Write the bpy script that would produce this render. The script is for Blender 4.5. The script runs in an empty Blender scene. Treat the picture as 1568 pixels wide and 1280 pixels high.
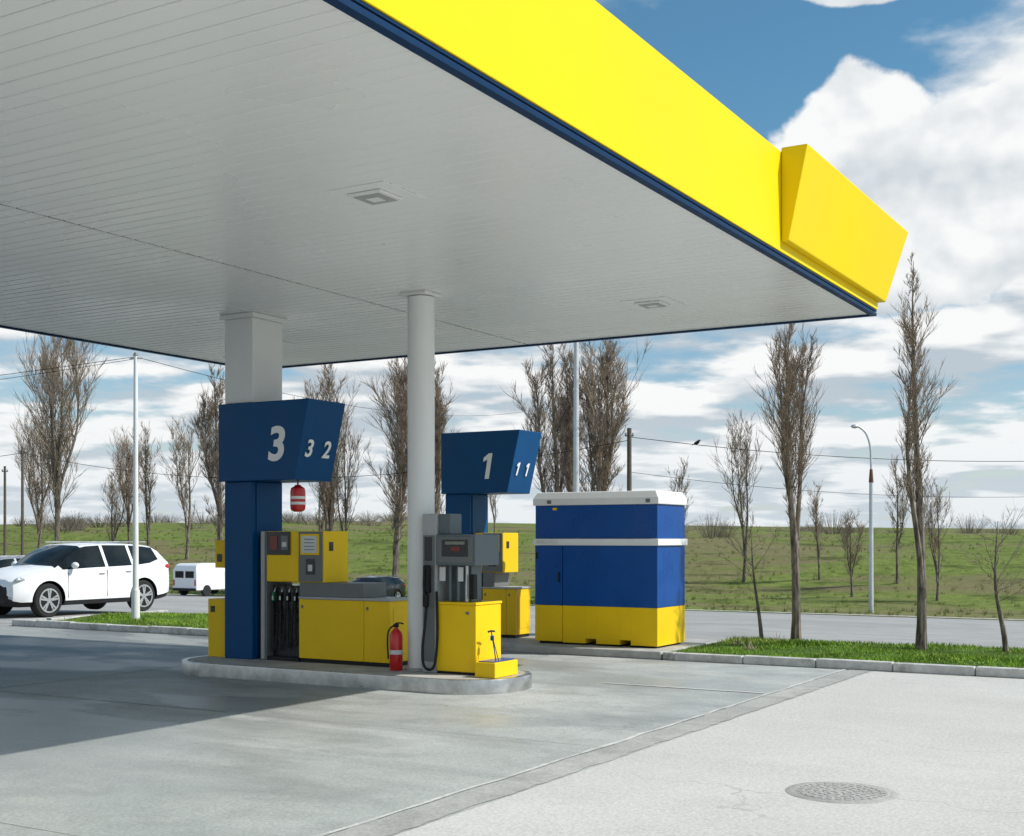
import bpy, bmesh, math, random
from mathutils import Vector, Matrix
random.seed(7)
TH=math.radians(59.63)
CU,SU=math.cos(TH),math.sin(TH)
def W(s,t,z=0.0):
    return Vector((s*CU-t*SU, s*SU+t*CU, z))
def ST(x,y):
    return (x*CU+y*SU, -x*SU+y*CU)
scene=bpy.context.scene
def link(o):
    scene.collection.objects.link(o); return o
def smooth(x):
    x=max(0,min(1,x)); return x*x*(3-2*x)
def gz(s,t):
    if s<=19.9: return 0.0
    if s<=51: return -1.4*(s-19.9)/31.1
    z=-1.4+3.3*smooth((s-51)/40.0)
    z+=1.6*smooth((s-60)/60.0)*smooth((t-30)/60.0)
    z+=.22*math.sin(s*.31+t*.05)*math.sin(t*.17+1)*smooth((s-53)/8)
    if s>91: z+=(s-91)*0.0045
    return z
def gzw(x,y):
    return gz(*ST(x,y))

# ------------------------------------------------------------ materials
class NT:
    def __init__(s,nt): s.nt=nt
    def n(s,t,**k):
        o=s.nt.nodes.new(t)
        for a,b in k.items(): setattr(o,a,b)
        return o
    def l(s,a,b): s.nt.links.new(a,b)
    def m(s,op,a,b=None,c=None,clamp=False):
        o=s.nt.nodes.new('ShaderNodeMath'); o.operation=op; o.use_clamp=clamp
        for i,v in enumerate((a,b,c)):
            if v is None: continue
            if isinstance(v,(int,float)): o.inputs[i].default_value=v
            else: s.l(v,o.inputs[i])
        return o.outputs[0]
    def noise(s,vec,scale,detail=3,rough=.55,dist=0.0):
        o=s.n('ShaderNodeTexNoise'); o.inputs['Scale'].default_value=scale
        o.inputs['Detail'].default_value=detail; o.inputs['Roughness'].default_value=rough
        o.inputs['Distortion'].default_value=dist
        if vec is not None: s.l(vec,o.inputs['Vector'])
        return o.outputs[0]
    def sstep(s,v,a,b,lo=0.0,hi=1.0):
        o=s.n('ShaderNodeMapRange'); o.interpolation_type='SMOOTHSTEP'
        s.l(v,o.inputs['Value'])
        o.inputs['From Min'].default_value=a; o.inputs['From Max'].default_value=b
        o.inputs['To Min'].default_value=lo; o.inputs['To Max'].default_value=hi
        return o.outputs['Result']
    def mix(s,f,a,b,bt='MIX'):
        o=s.n('ShaderNodeMix'); o.data_type='RGBA'; o.blend_type=bt
        if isinstance(f,(int,float)): o.inputs[0].default_value=f
        else: s.l(f,o.inputs[0])
        for i,v in ((6,a),(7,b)):
            if isinstance(v,tuple): o.inputs[i].default_value=(*v[:3],1)
            else: s.l(v,o.inputs[i])
        return o.outputs[2]
def newmat(name):
    m=bpy.data.materials.new(name); m.use_nodes=True
    t=NT(m.node_tree); b=m.node_tree.nodes['Principled BSDF']
    return m,t,b
def bump(t,b,h,strength=.3,dist=.01):
    o=t.n('ShaderNodeBump'); o.inputs['Strength'].default_value=strength; o.inputs['Distance'].default_value=dist
    t.l(h,o.inputs['Height']); t.l(o.outputs[0],b.inputs['Normal'])
def mat(name,col,rough=.5,metal=0.0,var=.12,scale=6.0,bmp=0.0,bs=60,coat=0.0,dirt=None,dirtamt=.3,spec=.5):
    m,t,b=newmat(name)
    tc=t.n('ShaderNodeTexCoord').outputs['Object']
    n=t.noise(tc,scale,3,.6)
    f=t.sstep(n,.3,.7)
    dk=tuple(c*(1-var) for c in col)
    c=t.mix(f,dk,col)
    if dirt:
        n2=t.noise(tc,scale*.35,4,.7,.5)
        c=t.mix(t.m('MULTIPLY',t.sstep(n2,.48,.75),dirtamt),c,dirt)
    t.l(c,b.inputs['Base Color'])
    t.l(t.sstep(n,.2,.8,max(0,rough-.07),min(1,rough+.1)),b.inputs['Roughness'])
    b.inputs['Metallic'].default_value=metal
    b.inputs['Specular IOR Level'].default_value=spec
    b.inputs['Coat Weight'].default_value=coat
    b.inputs['Coat Roughness'].default_value=.08
    if bmp>0: bump(t,b,t.noise(tc,bs,2,.6),bmp,.01)
    return m
YEL=mat('yellow_paint',(.93,.60,.003),.42,var=.05,scale=2,dirt=(.5,.33,.04),dirtamt=.2,spec=.3)
FASC=mat('yellow_fascia_panel',(.90,.65,.001),.55,var=.03,scale=.6,spec=.2)
BLUE=mat('blue_paint',(.001,.070,.21),.42,var=.10,scale=2,spec=.22)
CBLUE=mat('container_blue',(.001,.072,.31),.30,var=.10,scale=2,spec=.35,dirt=(.02,.09,.30),dirtamt=.4)
TRIM=mat('blue_trim',(.002,.03,.09),.5,spec=.15)
WHITE=mat('white_paint',(.82,.82,.81),.4,var=.04,scale=2,dirt=(.62,.62,.59),dirtamt=.15)
SLAT=mat('ceiling_slat_white',(.88,.88,.87),.28,var=.02,scale=.5)
SLATB=mat('ceiling_backing',(.12,.12,.12),.6)
GREY=mat('grey_cabinet',(.16,.17,.17),.45,var=.1)
GREY2=mat('blue_grey_cabinet',(.12,.15,.165),.4,var=.1)
LGREY=mat('light_grey_panel',(.42,.43,.43),.45)
BLACK=mat('black_rubber',(.012,.012,.013),.5,spec=.3)
DARK=mat('dark_panel',(.025,.025,.028),.25)
RED=mat('red_paint',(.62,.012,.01),.3,coat=.3)
CHROME=mat('brushed_metal',(.55,.55,.54),.35,1.0,var=.2,scale=9)
GALV=mat('galvanised_steel',(.62,.64,.65),.5,.2,var=.15,scale=5)
STEELK=mat('steel_kerb',(.62,.62,.60),.32,.88,var=.3,scale=5,dirt=(.25,.24,.22),dirtamt=.6)
RUST=mat('rust_paint',(.20,.085,.05),.7,var=.4)
WOOD=mat('old_pole_wood',(.14,.115,.09),.9,var=.4,scale=8)
NUM=mat('white_vinyl',(.88,.88,.88),.5,var=.02)
LABEL=mat('label_paper',(.7,.7,.68),.6)
LCD=mat('lcd_display',(.20,.22,.17),.15)
REDLED=mat('red_panel',(.20,.02,.015),.2)
KERB=mat('kerb_concrete',(.62,.61,.58),.85,var=.25,scale=7,bmp=.4,dirt=(.22,.21,.17),dirtamt=.9)
PLINTH=mat('plinth_concrete',(.46,.45,.42),.85,var=.25,scale=4,bmp=.3,dirt=(.2,.19,.16),dirtamt=.6)
GREENP=mat('green_nozzle',(.01,.16,.05),.4)
BARK,t_,b_=newmat('poplar_bark')
tc=t_.n('ShaderNodeTexCoord').outputs['Object']
mp=t_.n('ShaderNodeMapping'); mp.inputs['Scale'].default_value=(14,14,3); t_.l(tc,mp.inputs[0])
nn=t_.noise(mp.outputs[0],1,4,.7)
t_.l(t_.mix(t_.sstep(nn,.35,.65),(.07,.057,.045),(.27,.225,.18)),b_.inputs['Base Color']); b_.inputs['Roughness'].default_value=.95
TWIG=mat('twigs',(.42,.33,.25),.9,var=.4,scale=3,spec=.1)
BUD=mat('buds',(.38,.26,.17),.8,var=.4,scale=3,spec=.1)
SHRUB=mat('shrub_twigs',(.30,.25,.20),.95,var=.3,scale=3,spec=.1)

def concrete(name,c0,c1,stain,st_amt,sc=1.0,wet=0.0,rough=.85,cracks=0.0,patch=0.0):
    m,t,b=newmat(name)
    tc=t.n('ShaderNodeTexCoord').outputs['Object']
    big=t.noise(tc,.22*sc,4,.6,.6); med=t.noise(tc,1.6*sc,5,.65,.3); fine=t.noise(tc,45,2,.7)
    mpp=t.n('ShaderNodeMapping'); mpp.inputs['Scale'].default_value=(1.5,.22,1); t.l(tc,mpp.inputs[0])
    streak=t.noise(mpp.outputs[0],.9,4,.6,.4)
    c=t.mix(t.sstep(big,.35,.65),c0,c1)
    c=t.mix(t.m('MULTIPLY',t.sstep(med,.42,.72),st_amt),c,stain)
    c=t.mix(t.m('MULTIPLY',t.sstep(streak,.47,.68),st_amt*.8),c,stain)
    spk=t.noise(tc,7,4,.75,.2)
    c=t.mix(t.m('MULTIPLY',t.sstep(spk,.66,.76),.40),c,tuple(x*.6 for x in stain))
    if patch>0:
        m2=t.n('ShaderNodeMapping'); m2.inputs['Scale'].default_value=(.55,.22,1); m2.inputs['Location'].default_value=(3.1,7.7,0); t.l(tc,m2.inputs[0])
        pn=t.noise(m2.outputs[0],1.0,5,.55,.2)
        # canopy shade deepened in the base colour; mask also limits the damp patches
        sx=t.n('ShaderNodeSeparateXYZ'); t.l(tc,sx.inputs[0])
        shade_zone=t.sstep(sx.outputs[1],7.4,10.0,.15,1.0)
        c=t.mix(t.m('MULTIPLY',shade_zone,t.sstep(big,.3,.6,.25,.5)),c,tuple(x*.62 for x in stain))
        c=t.mix(t.m('MULTIPLY',t.sstep(pn,.49,.52,0,patch),shade_zone),c,tuple(x*.42 for x in stain))
    c=t.mix(.17,c,t.mix(t.sstep(fine,.3,.7),(0.05,0.05,0.05),(.88,.88,.88)),'OVERLAY')
    if cracks>0:
        vo=t.n('ShaderNodeTexVoronoi'); vo.feature='DISTANCE_TO_EDGE'; vo.inputs['Scale'].default_value=.28
        mx_=t.n('ShaderNodeVectorMath'); mx_.operation='ADD'; t.l(tc,mx_.inputs[0])
        nz=t.n('ShaderNodeTexNoise'); nz.inputs['Scale'].default_value=1.3; nz.inputs['Detail'].default_value=5; t.l(tc,nz.inputs['Vector'])
        sc_=t.n('ShaderNodeVectorMath'); sc_.operation='SCALE'; sc_.inputs['Scale'].default_value=1.1; t.l(nz.outputs[1],sc_.inputs[0])
        t.l(sc_.outputs[0],mx_.inputs[1]); t.l(mx_.outputs[0],vo.inputs['Vector'])
        ck=t.m('MULTIPLY',t.sstep(vo.outputs[0],.0012,.0035,1.0,0.0),t.sstep(big,.42,.55))
        c=t.mix(t.m('MULTIPLY',ck,cracks),c,tuple(x*.45 for x in stain))
    t.l(c,b.inputs['Base Color'])
    b.inputs['Specular IOR Level'].default_value=.35
    if wet>0:
        t.l(t.m('ADD',t.sstep(pn,.42,.56,0,-wet),rough) if patch>0 else t.sstep(streak,.42,.6,rough,rough-wet),b.inputs['Roughness'])
    else: b.inputs['Roughness'].default_value=rough
    bump(t,b,fine,.22,.006)
    return m
CONC_R=concrete('pale_concrete',(.52,.51,.48),(.57,.56,.53),(.47,.46,.43),.4,.8,cracks=.4)
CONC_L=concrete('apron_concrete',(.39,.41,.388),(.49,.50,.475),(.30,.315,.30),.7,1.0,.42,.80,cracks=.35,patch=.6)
DRAIN=concrete('drain_strip_concrete',(.37,.37,.35),(.44,.435,.41),(.28,.28,.265),.7,2)
JOINT=concrete('joint_filler_pale',(.55,.55,.52),(.62,.62,.59),(.38,.38,.36),.9,3)
DJOINT=concrete('joint_filler_dark',(.14,.14,.13),(.2,.2,.19),(.10,.10,.09),.5,3)
PJOINT=concrete('joint_filler_grey',(.40,.39,.37),(.48,.47,.45),(.34,.34,.32),.5,3)
ASPH=concrete('asphalt',(.33,.325,.31),(.40,.39,.375),(.26,.255,.245),.6,.6,rough=.9)

def grassmat(name,a,b_,dirt,dirtlo,dirthi,damt=.85):
    m,t,b=newmat(name)
    tc=t.n('ShaderNodeTexCoord').outputs['Object']
    mpp=t.n('ShaderNodeMapping'); mpp.inputs['Scale'].default_value=(1.0,.35,1); t.l(tc,mpp.inputs[0])
    n=t.noise(tc,1.3,5,.75,.3); n2=t.noise(mpp.outputs[0],.13,6,.68,.8); n3=t.noise(mpp.outputs[0],.5,5,.75,.2)
    c=t.mix(t.sstep(n,.32,.68),a,b_)
    c=t.mix(t.sstep(n2,dirtlo,dirthi,0,damt),c,dirt)
    c=t.mix(t.m('MULTIPLY',t.sstep(n3,.50,.66),.7),c,tuple(x*.38 for x in a))
    t.l(c,b.inputs['Base Color']); b.inputs['Roughness'].default_value=.95; b.inputs['Specular IOR Level'].default_value=.1
    bump(t,b,n,.8,.2)
    return m
FIELD=grassmat('field_grass',(.115,.16,.034),(.195,.235,.06),(.20,.165,.09),.46,.60,.8)
VERGE=grassmat('verge_soil_grass',(.06,.11,.018),(.10,.17,.03),(.14,.11,.06),.5,.65)
BLADE=mat('grass_blades',(.25,.42,.045),.7,var=.45,scale=1.3,dirt=(.36,.34,.11),dirtamt=.6,spec=.2)

# ------------------------------------------------------------ builders
def meshobj(name,verts,faces,mats,parent=None,fm=None,sm=False,angle=None):
    me=bpy.data.meshes.new(name); me.from_pydata([tuple(v) for v in verts],[],faces); 
    if not isinstance(mats,(list,tuple)): mats=[mats]
    for m in mats: me.materials.append(m)
    if fm: me.polygons.foreach_set('material_index',fm)
    if sm:
        me.polygons.foreach_set('use_smooth',[True]*len(me.polygons))
        if angle: me.set_sharp_from_angle(angle=math.radians(angle))
    me.update()
    o=bpy.data.objects.new(name,me); link(o)
    if parent: o.parent=parent
    return o
class G:
    """group root standing at s,t,z; children given in absolute station coordinates"""
    def __init__(s,name,a,b,z=0.0):
        e=bpy.data.objects.new(name,None); e.empty_display_size=.2; link(e)
        e.location=W(a,b,z); e.rotation_euler=(0,0,TH); s.e=e; s.o=Vector((a,b,z))
    def mesh(s,name,vs,fs,m,fm=None,sm=False,angle=None):
        return meshobj(name,[Vector(v)-s.o for v in vs],fs,m,s.e,fm,sm,angle)
    def box(s,name,S,T,Z,m,bev=.006,**k):
        vs=[(a,b,c) for c in Z for b in T for a in S]
        fs=[(0,2,3,1),(4,5,7,6),(0,1,5,4),(2,6,7,3),(0,4,6,2),(1,3,7,5)]
        o=s.mesh(name,vs,fs,m)
        if bev:
            md=o.modifiers.new('b','BEVEL'); md.width=bev; md.segments=2; md.limit_method='ANGLE'
        return o
    def lathe(s,name,c,prof,m,n=24,axis='Z'):
        vs=[];fs=[]
        for i,(r,z) in enumerate(prof):
            for k in range(n):
                a=2*math.pi*k/n
                if axis=='Z': vs.append((c[0]+r*math.cos(a),c[1]+r*math.sin(a),c[2]+z))
                elif axis=='T': vs.append((c[0]+r*math.cos(a),c[1]+z,c[2]+r*math.sin(a)))
                else: vs.append((c[0]+z,c[1]+r*math.cos(a),c[2]+r*math.sin(a)))
        for i in range(len(prof)-1):
            for k in range(n):
                fs.append((i*n+k,i*n+(k+1)%n,(i+1)*n+(k+1)%n,(i+1)*n+k))
        fs.append(tuple(range(n))[::-1]); fs.append(tuple(range((len(prof)-1)*n,len(prof)*n)))
        o=s.mesh(name,vs,fs,m,sm=True,angle=40)
        return o
    def tube(s,name,pts,r,m,res=3):
        cu=bpy.data.curves.new(name,'CURVE'); cu.dimensions='3D'; cu.bevel_depth=r; cu.bevel_resolution=res
        sp=cu.splines.new('NURBS'); sp.points.add(len(pts)-1); sp.use_endpoint_u=True; sp.order_u=3
        for i,p in enumerate(pts):
            q=Vector(p)-s.o; sp.points[i].co=(q.x,q.y,q.z,1)
        sp.resolution_u=6
        cu.materials.append(m)
        o=bpy.data.objects.new(name,cu); link(o); o.parent=s.e; return o
    def text(s,name,body,pos,X,Y,size,m,off=.012,shear=.18):
        X=Vector(X).normalized(); Y=Vector(Y).normalized(); Z=X.cross(Y)
        if body=='1':
            h=size*.70; P=[(-.06,-.5),(.13,-.5),(.13,.5),(-.03,.5),(-.24,.33),(-.24,.17),(-.06,.26)]
            n=len(P); V=[]
            for dz_ in (0,.006):
                for (x,y) in P: V.append(Vector(pos)+X*((x+shear*1.3*y)*h)+Y*(y*h)+Z*dz_)
            F=[tuple(range(n,2*n)),tuple(range(n))[::-1]]+[(i,(i+1)%n,(i+1)%n+n,i+n) for i in range(n)]
            return s.mesh(name,V,F,m)
        cu=bpy.data.curves.new(name,'FONT'); cu.body=body; cu.size=size; cu.extrude=.004; cu.offset=off; cu.shear=shear
        cu.align_x='CENTER'; cu.align_y='CENTER'; cu.materials.append(m)
        o=bpy.data.objects.new(name,cu); link(o); o.parent=s.e
        M=Matrix((X,Y,Z)).transposed().to_4x4(); M.translation=Vector(pos)-s.o
        o.matrix_local=M
        return o

# ------------------------------------------------------------ ground
def sheet(name,ss,ts,off,m,zf=gz):
    vs=[];fs=[]
    for a in ss:
        for b in ts: vs.append((a,b,zf(a,b)+off))
    n=len(ts)
    for i in range(len(ss)-1):
        for j in range(n-1):
            fs.append((i*n+j,(i+1)*n+j,(i+1)*n+j+1,i*n+j+1))
    o=meshobj(name,vs,fs,m); o.rotation_euler=(0,0,TH)
    o.data.polygons.foreach_set('use_smooth',[True]*len(fs))
    return o
srows=[-900,-300,-80,0,16.4,19.9]+[19.9+31.1*i/6 for i in range(1,7)]+[51+i*1.25 for i in range(1,57)]+[130,150,190,250,340,500,800,1500,3000]
tcols=[-3000,-1500,-700,-350,-200,-120,-80]+[-60+4*i for i in range(0,65)]+[220,280,360,500,800,1500,3000]
sheet('ground',srows,tcols,0,FIELD)
roadrows=[19.9]+[19.9+31.1*i/6 for i in range(1,7)]
sheet('road',roadrows,[-700,-350,-200,-60,0,60,200,350,700],.008,ASPH)
sheet('entrance_drive',[16.4,19.9],[20.95,70],.008,ASPH)
sheet('concrete_forecourt',[-80,16.4],[-60,4.25],.006,CONC_R)
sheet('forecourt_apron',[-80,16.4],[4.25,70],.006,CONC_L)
def strips(name,lst,off,m):
    vs=[];fs=[]
    for (a0,a1,b0,b1) in lst:
        i=len(vs); vs+= [(a0,b0,off),(a1,b0,off),(a1,b1,off),(a0,b1,off)]; fs.append((i,i+1,i+2,i+3))
    o=meshobj(name,vs,fs,m); o.rotation_euler=(0,0,TH); return o
def ragged(name,s0,s1,t0,t1,off,m,amp,seed,step=.12):
    R=random.Random(seed); vs=[];fs=[]; n=int((s1-s0)/step)
    for i in range(n+1):
        a=s0+(s1-s0)*i/n
        vs+=[(a,t0+R.uniform(-amp,amp),off),(a,t1+R.uniform(-amp,amp),off)]
    for i in range(n): fs.append((2*i,2*i+2,2*i+3,2*i+1))
    o=meshobj(name,vs,fs,m); o.rotation_euler=(0,0,TH); return o
ragged('drainage_strip',-30,16.39,4.27,4.56,.010,DRAIN,.022,1)
ragged('apron_joint',-30,16.39,4.575,4.615,.012,JOINT,.016,2,.3)
strips('cross_joint',[(13.38,13.43,4.66,6.6)],.013,JOINT)
strips('slab_joint',[(s,s+.016,8.7,12.29) for s in (5,9.3,14.6)]+[(s,s+.016,12.32,16.49) for s in (5,9.3,14.6)]+[(s,s+.016,16.52,40) for s in (5,9.3,14.6)]+[(-40,15,t,t+.016) for t in (12.3,16.5)],.010,DJOINT)
strips('pale_slab_joint',[(s,s+.008,4.66,8.6) for s in (5,9.3)],.010,PJOINT)
strips('road_edge_kerb',[(51.0,51.35,-300,300)],-1.4+.05,KERB)
def verge(name,s0,s1,t0,t1):
    ss=[s0+(s1-s0)*i/8 for i in range(9)]; ts=[t0+(t1-t0)*i/30 for i in range(31)]
    return sheet(name,ss,ts,0,VERGE,lambda a,b:.10+.04*math.sin(a*2.1)*math.sin(b*1.3)-(0.14*smooth((a-s1+.3)/.3)))
verge('grass_verge',16.56,19.95,-40,7.19)
verge('grass_verge',16.56,20.5,12.21,20.75)
def blades(name,s0,s1,t0,t1,n,hmin,hmax,seed):
    R=random.Random(seed); vs=[];fs=[]
    for i in range(n):
        a=R.uniform(s0,s1); b=R.uniform(t0,t1)
        cl=.5+.5*math.sin(a*3.1+b*1.7)*math.sin(b*2.9-a)
        if R.random()>.45+.55*cl: continue
        h=R.uniform(hmin,hmax)*(.55+.6*cl); w=R.uniform(.006,.013); an=R.uniform(0,6.28)
        z=.08+.04*math.sin(a*2.1)*math.sin(b*1.3)-(0.12*smooth((a-s1+.3)/.3))
        dx,dy=math.cos(an)*w,math.sin(an)*w; lx,ly=R.uniform(-.04,.04),R.uniform(-.04,.04)
        k=len(vs); vs+=[(a-dx,b-dy,z),(a+dx,b+dy,z),(a+lx,b+ly,z+h)]; fs.append((k,k+1,k+2))
    o=meshobj(name,vs,fs,BLADE); o.rotation_euler=(0,0,TH); return o
blades('grass',16.53,19.9,-8,7.18,75000,.035,.085,1)
blades('grass',16.53,20.5,12.25,20.7,34000,.035,.085,2)
def tufts(name,items,n,h,seed,m):
    R=random.Random(seed); vs=[];fs=[]
    for (a,b,z) in items:
        sc=R.uniform(.5,1.2)
        for i in range(n):
            an=R.uniform(0,6.28); l=R.uniform(.2,1)*h*sc; w=.006*max(1,h*4); sp=l*R.uniform(.1,.8)
            x,y=a+R.uniform(-.3,.3)*h,b+R.uniform(-.3,.3)*h; k=len(vs)
            vs+=[(x-w,y+w,z),(x+w,y-w,z),(x+math.cos(an)*sp,y+math.sin(an)*sp,z+l)]; fs.append((k,k+1,k+2))
    o=meshobj(name,vs,fs,m); o.rotation_euler=(0,0,TH)
R=random.Random(44)
tufts('dry_weeds',[(R.uniform(17.2,19.5),R.uniform(6.3,7.0),.1) for i in range(4)],8,.24,5,TWIG)
its=[]
for i in range(3600):
    a=51.6+38*R.random()**1.6; b=R.uniform(-40,110); its.append((a,b,gz(a,b)))
BANKT=mat('bank_tufts',(.15,.20,.05),.9,var=.5,scale=.4,dirt=(.24,.20,.11),dirtamt=.9,spec=.1)
tufts('bank_grass',its,11,.30,6,BANKT)
def kerbrun(name,T0,T1,s0,s1,z1,seed,along='t'):
    R=random.Random(seed); g=G(name,s0,T0); t=T0; i=0
    while t<T1-.05:
        e=min(T1,t+1.0); j=R.uniform(-.012,.012); 
        if along=='t': g.box('kerbstone_%d'%i,(s0+j,s1+j),(t+.003,e-.003),(0,z1+R.uniform(-.01,.01)),KERB,.02)
        else: g.box('kerbstone_%d'%i,(t+.003,e-.003),(s0+j,s1+j),(0,z1+R.uniform(-.01,.01)),KERB,.02)
        t=e; i+=1
kerbrun('kerb',-22,7.18,16.4,16.55,.12,1)
kerbrun('kerb',12.22,20.9,16.4,16.55,.13,2)
kerbrun('kerb',16.57,20.4,20.76,20.91,.12,3,'s')
g=G('manhole_cover',*ST(2.2,8.49))
mx=g.o
g.lathe('rim',(mx.x,mx.y,.006),[(.37,.0),(.365,.003),(.31,.004)],DRAIN,40)
g.lathe('lid',(mx.x,mx.y,.007),[(.305,.0),(.30,.006),(.01,.006)],DRAIN,40)
vs=[];fs=[]
for ring,(rad,cnt) in enumerate(((.27,30),(.215,24),(.16,18),(.105,12),(.05,6))):
    for i in range(cnt):
        an=2*math.pi*i/cnt+ring*.2; x=mx.x+rad*math.cos(an); y=mx.y+rad*math.sin(an)
        k=len(vs); q=.017; z=.0165; ca,sa=math.cos(an),math.sin(an)
        for (zz) in (z-.005,z):
            for (u_,v_) in ((-q,-q),(q,-q),(q,q),(-q,q)):
                vs.append((x+u_*ca-v_*sa,y+u_*sa+v_*ca,zz))
        fs+=[(k+4,k+5,k+6,k+7),(k,k+1,k+5,k+4),(k+1,k+2,k+6,k+5),(k+2,k+3,k+7,k+6),(k+3,k,k+4,k+7)]
g.mesh('studs',vs,fs,PJOINT)
g.lathe('lid_gap',(mx.x,mx.y,.0065),[(.312,.004),(.300,.0045)],PJOINT,40)

# ------------------------------------------------------------ canopy
CH=4.57; S0,S1=-14.0,16.4; T0,T1=4.2,14.65
g=G('fuel_station_canopy',2,9.4)
vs=[];fs=[]
pitch=.17; gap=.011; s=S0+.1
R=random.Random(5)
while s<S1-.12:
    for (a,b) in ((T0+.08,9.292),(9.308,T1-.08)):
        k=len(vs); e=s+pitch-gap; z=CH+R.uniform(0,.0018); zt=z+.016; c=.008
        tl=R.uniform(-.0009,.0009)
        prof=[(s,zt),(s,z+c),(s+c,z+tl),(e-c,z-tl),(e,z+c),(e,zt)]
        for (p,q) in prof: vs.append((p,a,q))
        for (p,q) in prof: vs.append((p,b,q))
        for i in range(5): fs.append((k+i,k+i+6,k+i+7,k+i+1))
    s+=pitch
g.mesh('ceiling_slats',vs,fs,SLAT)
g.box('roof_deck',(S0+.09,S1-.09),(T0+.09,T1-.09),(CH+.019,CH+.9),SLATB,0)
def side(nm,S,T,z0,z1,m,b=.003): g.box(nm,S,T,(z0,z1),m,b)
for nm,S,T in (('front',(S0,S1),(T0,T0+.07)),('back',(S0,S1),(T1-.07,T1)),('end_far',(S1-.07,S1),(T0+.071,T1-.071)),('end_near',(S0,S0+.07),(T0+.071,T1-.071))):
    side('trim_'+nm,S,T,CH-.02,CH+.022,TRIM)
    if nm=='front': S2,T2=(S,(T0+.02,T0+.07))
    elif nm=='back': S2,T2=(S,(T1-.07,T1-.02))
    elif nm=='end_far': S2,T2=((S1-.07,S1-.02),T)
    else: S2,T2=((S0+.02,S0+.07),T)
    side('shadow_gap_'+nm,S2,T2,CH+.023,CH+.034,LGREY,0)
    side('trim_upper_'+nm,S,T,CH+.035,CH+.058,TRIM)
FZ=CH+.060
g.box('fascia_front',(S0,S1),(T0-.012,T0+.07),(FZ,5.65),FASC,.004)
g.box('fascia_back',(S0,S1),(T1-.07,T1+.012),(FZ,5.65),FASC,.004)
g.box('fascia_end_far',(S1-.07,S1+.012),(T0+.072,T1-.072),(FZ,5.65),FASC,.004)
g.box('fascia_end_near',(S0-.012,S0+.07),(T0+.072,T1-.072),(FZ,5.65),FASC,.004)
zb,zt=4.735,5.69
b0,b1=4.11,3.91
eb,et=16.50,16.88
V=[(12.57,4.186,zb),(12.57,b0,zb),(eb,b0,zb),(eb,8.0,zb),(16.414,8.0,zb),(16.414,4.186,zb),
   (12.57,4.186,zt),(12.57,b1,zt),(et,b1,zt),(et,8.0,zt),(16.414,8.0,zt),(16.414,4.186,zt)]
F=[(0,5,4,3,2,1),(6,7,8,9,10,11)]+[(i,(i+1)%6,(i+1)%6+6,i+6) for i in range(6)]
o=g.mesh('corner_sign_box',V,F,FASC)
md=o.modifiers.new('b','BEVEL'); md.width=.012; md.segments=2
for i,(a,b) in enumerate([(8.57,6.34),(14.2,6.34),(2.9,6.34),(2.9,12.5),(8.57,12.5),(14.2,12.5)]):
    g.box('light_plate_%d'%i,(a-.3,a+.3),(b-.3,b+.3),(CH-.010,CH-.001),SLAT,.001)
    g.box('light_frame_%d'%i,(a-.17,a+.17),(b-.17,b+.17),(CH-.035,CH-.011),WHITE,.01)
    g.box('light_glass_%d'%i,(a-.13,a+.13),(b-.13,b+.13),(CH-.041,CH-.0355),LGREY,.002)
    g.box('light_centre_%d'%i,(a-.06,a+.06),(b-.06,b+.06),(CH-.046,CH-.0415),WHITE,.002)
g.lathe('round_column',(12.3,8.44,.17),[(.158,0),(.158,CH-.17-.05)],WHITE,40)
g.lathe('column_base_ring',(12.3,8.44,.171),[(.19,0),(.19,.02),(.165,.03)],LGREY,40)
g.box('round_column_plate',(12.12,12.48),(8.26,8.62),(CH-.04,CH-.002),WHITE)
g.box('square_column_white',(12.235,12.81),(10.98,11.45),(3.43,CH-.06),WHITE,.012)
g.box('square_column_plate',(12.19,12.86),(10.93,11.50),(CH-.06,CH-.002),WHITE)

# ------------------------------------------------------------ islands
def island(name,a0,a1,b0,b1,h,r,m,mtop):
    g=G(name,(a0+a1)/2,(b0+b1)/2); pts=[]
    for cx,cy,st in ((a1-r,b1-r,0),(a0+r,b1-r,90),(a0+r,b0+r,180),(a1-r,b0+r,270)):
        for i in range(13):
            an=math.radians(st+i*90/12); pts.append((cx+r*math.cos(an),cy+r*math.sin(an)))
    n=len(pts); cx,cy=(a0+a1)/2,(b0+b1)/2
    rings=[(1,0),(1,h-.02),(.995,h-.005),(.985,h),(.93,h)]
    vs=[];fs=[];fm=[]
    for sc,z in rings:
        for p in pts:
            d=Vector((p[0]-cx,p[1]-cy)); L=d.length
            d=d*(1-(1-sc)*1.2/L) if sc<1 else d
            vs.append((cx+d.x,cy+d.y,z))
    for i in range(len(rings)-1):
        for k in range(n): fs.append((i*n+k,i*n+(k+1)%n,(i+1)*n+(k+1)%n,(i+1)*n+k)); fm.append(0)
    fs.append(tuple(range((len(rings)-1)*n,len(rings)*n))); fm.append(1)
    g.mesh('platform',vs,fs,[m,mtop],fm,True,30)
island('pump_island',11.58,12.95,7.06,11.92,.17,.62,STEELK,PLINTH)
g=G('concrete_plinth',17.5,9.7)
g.box('slab',(16.40,18.8),(7.2,12.2),(0,.12),PLINTH,.02)

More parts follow.
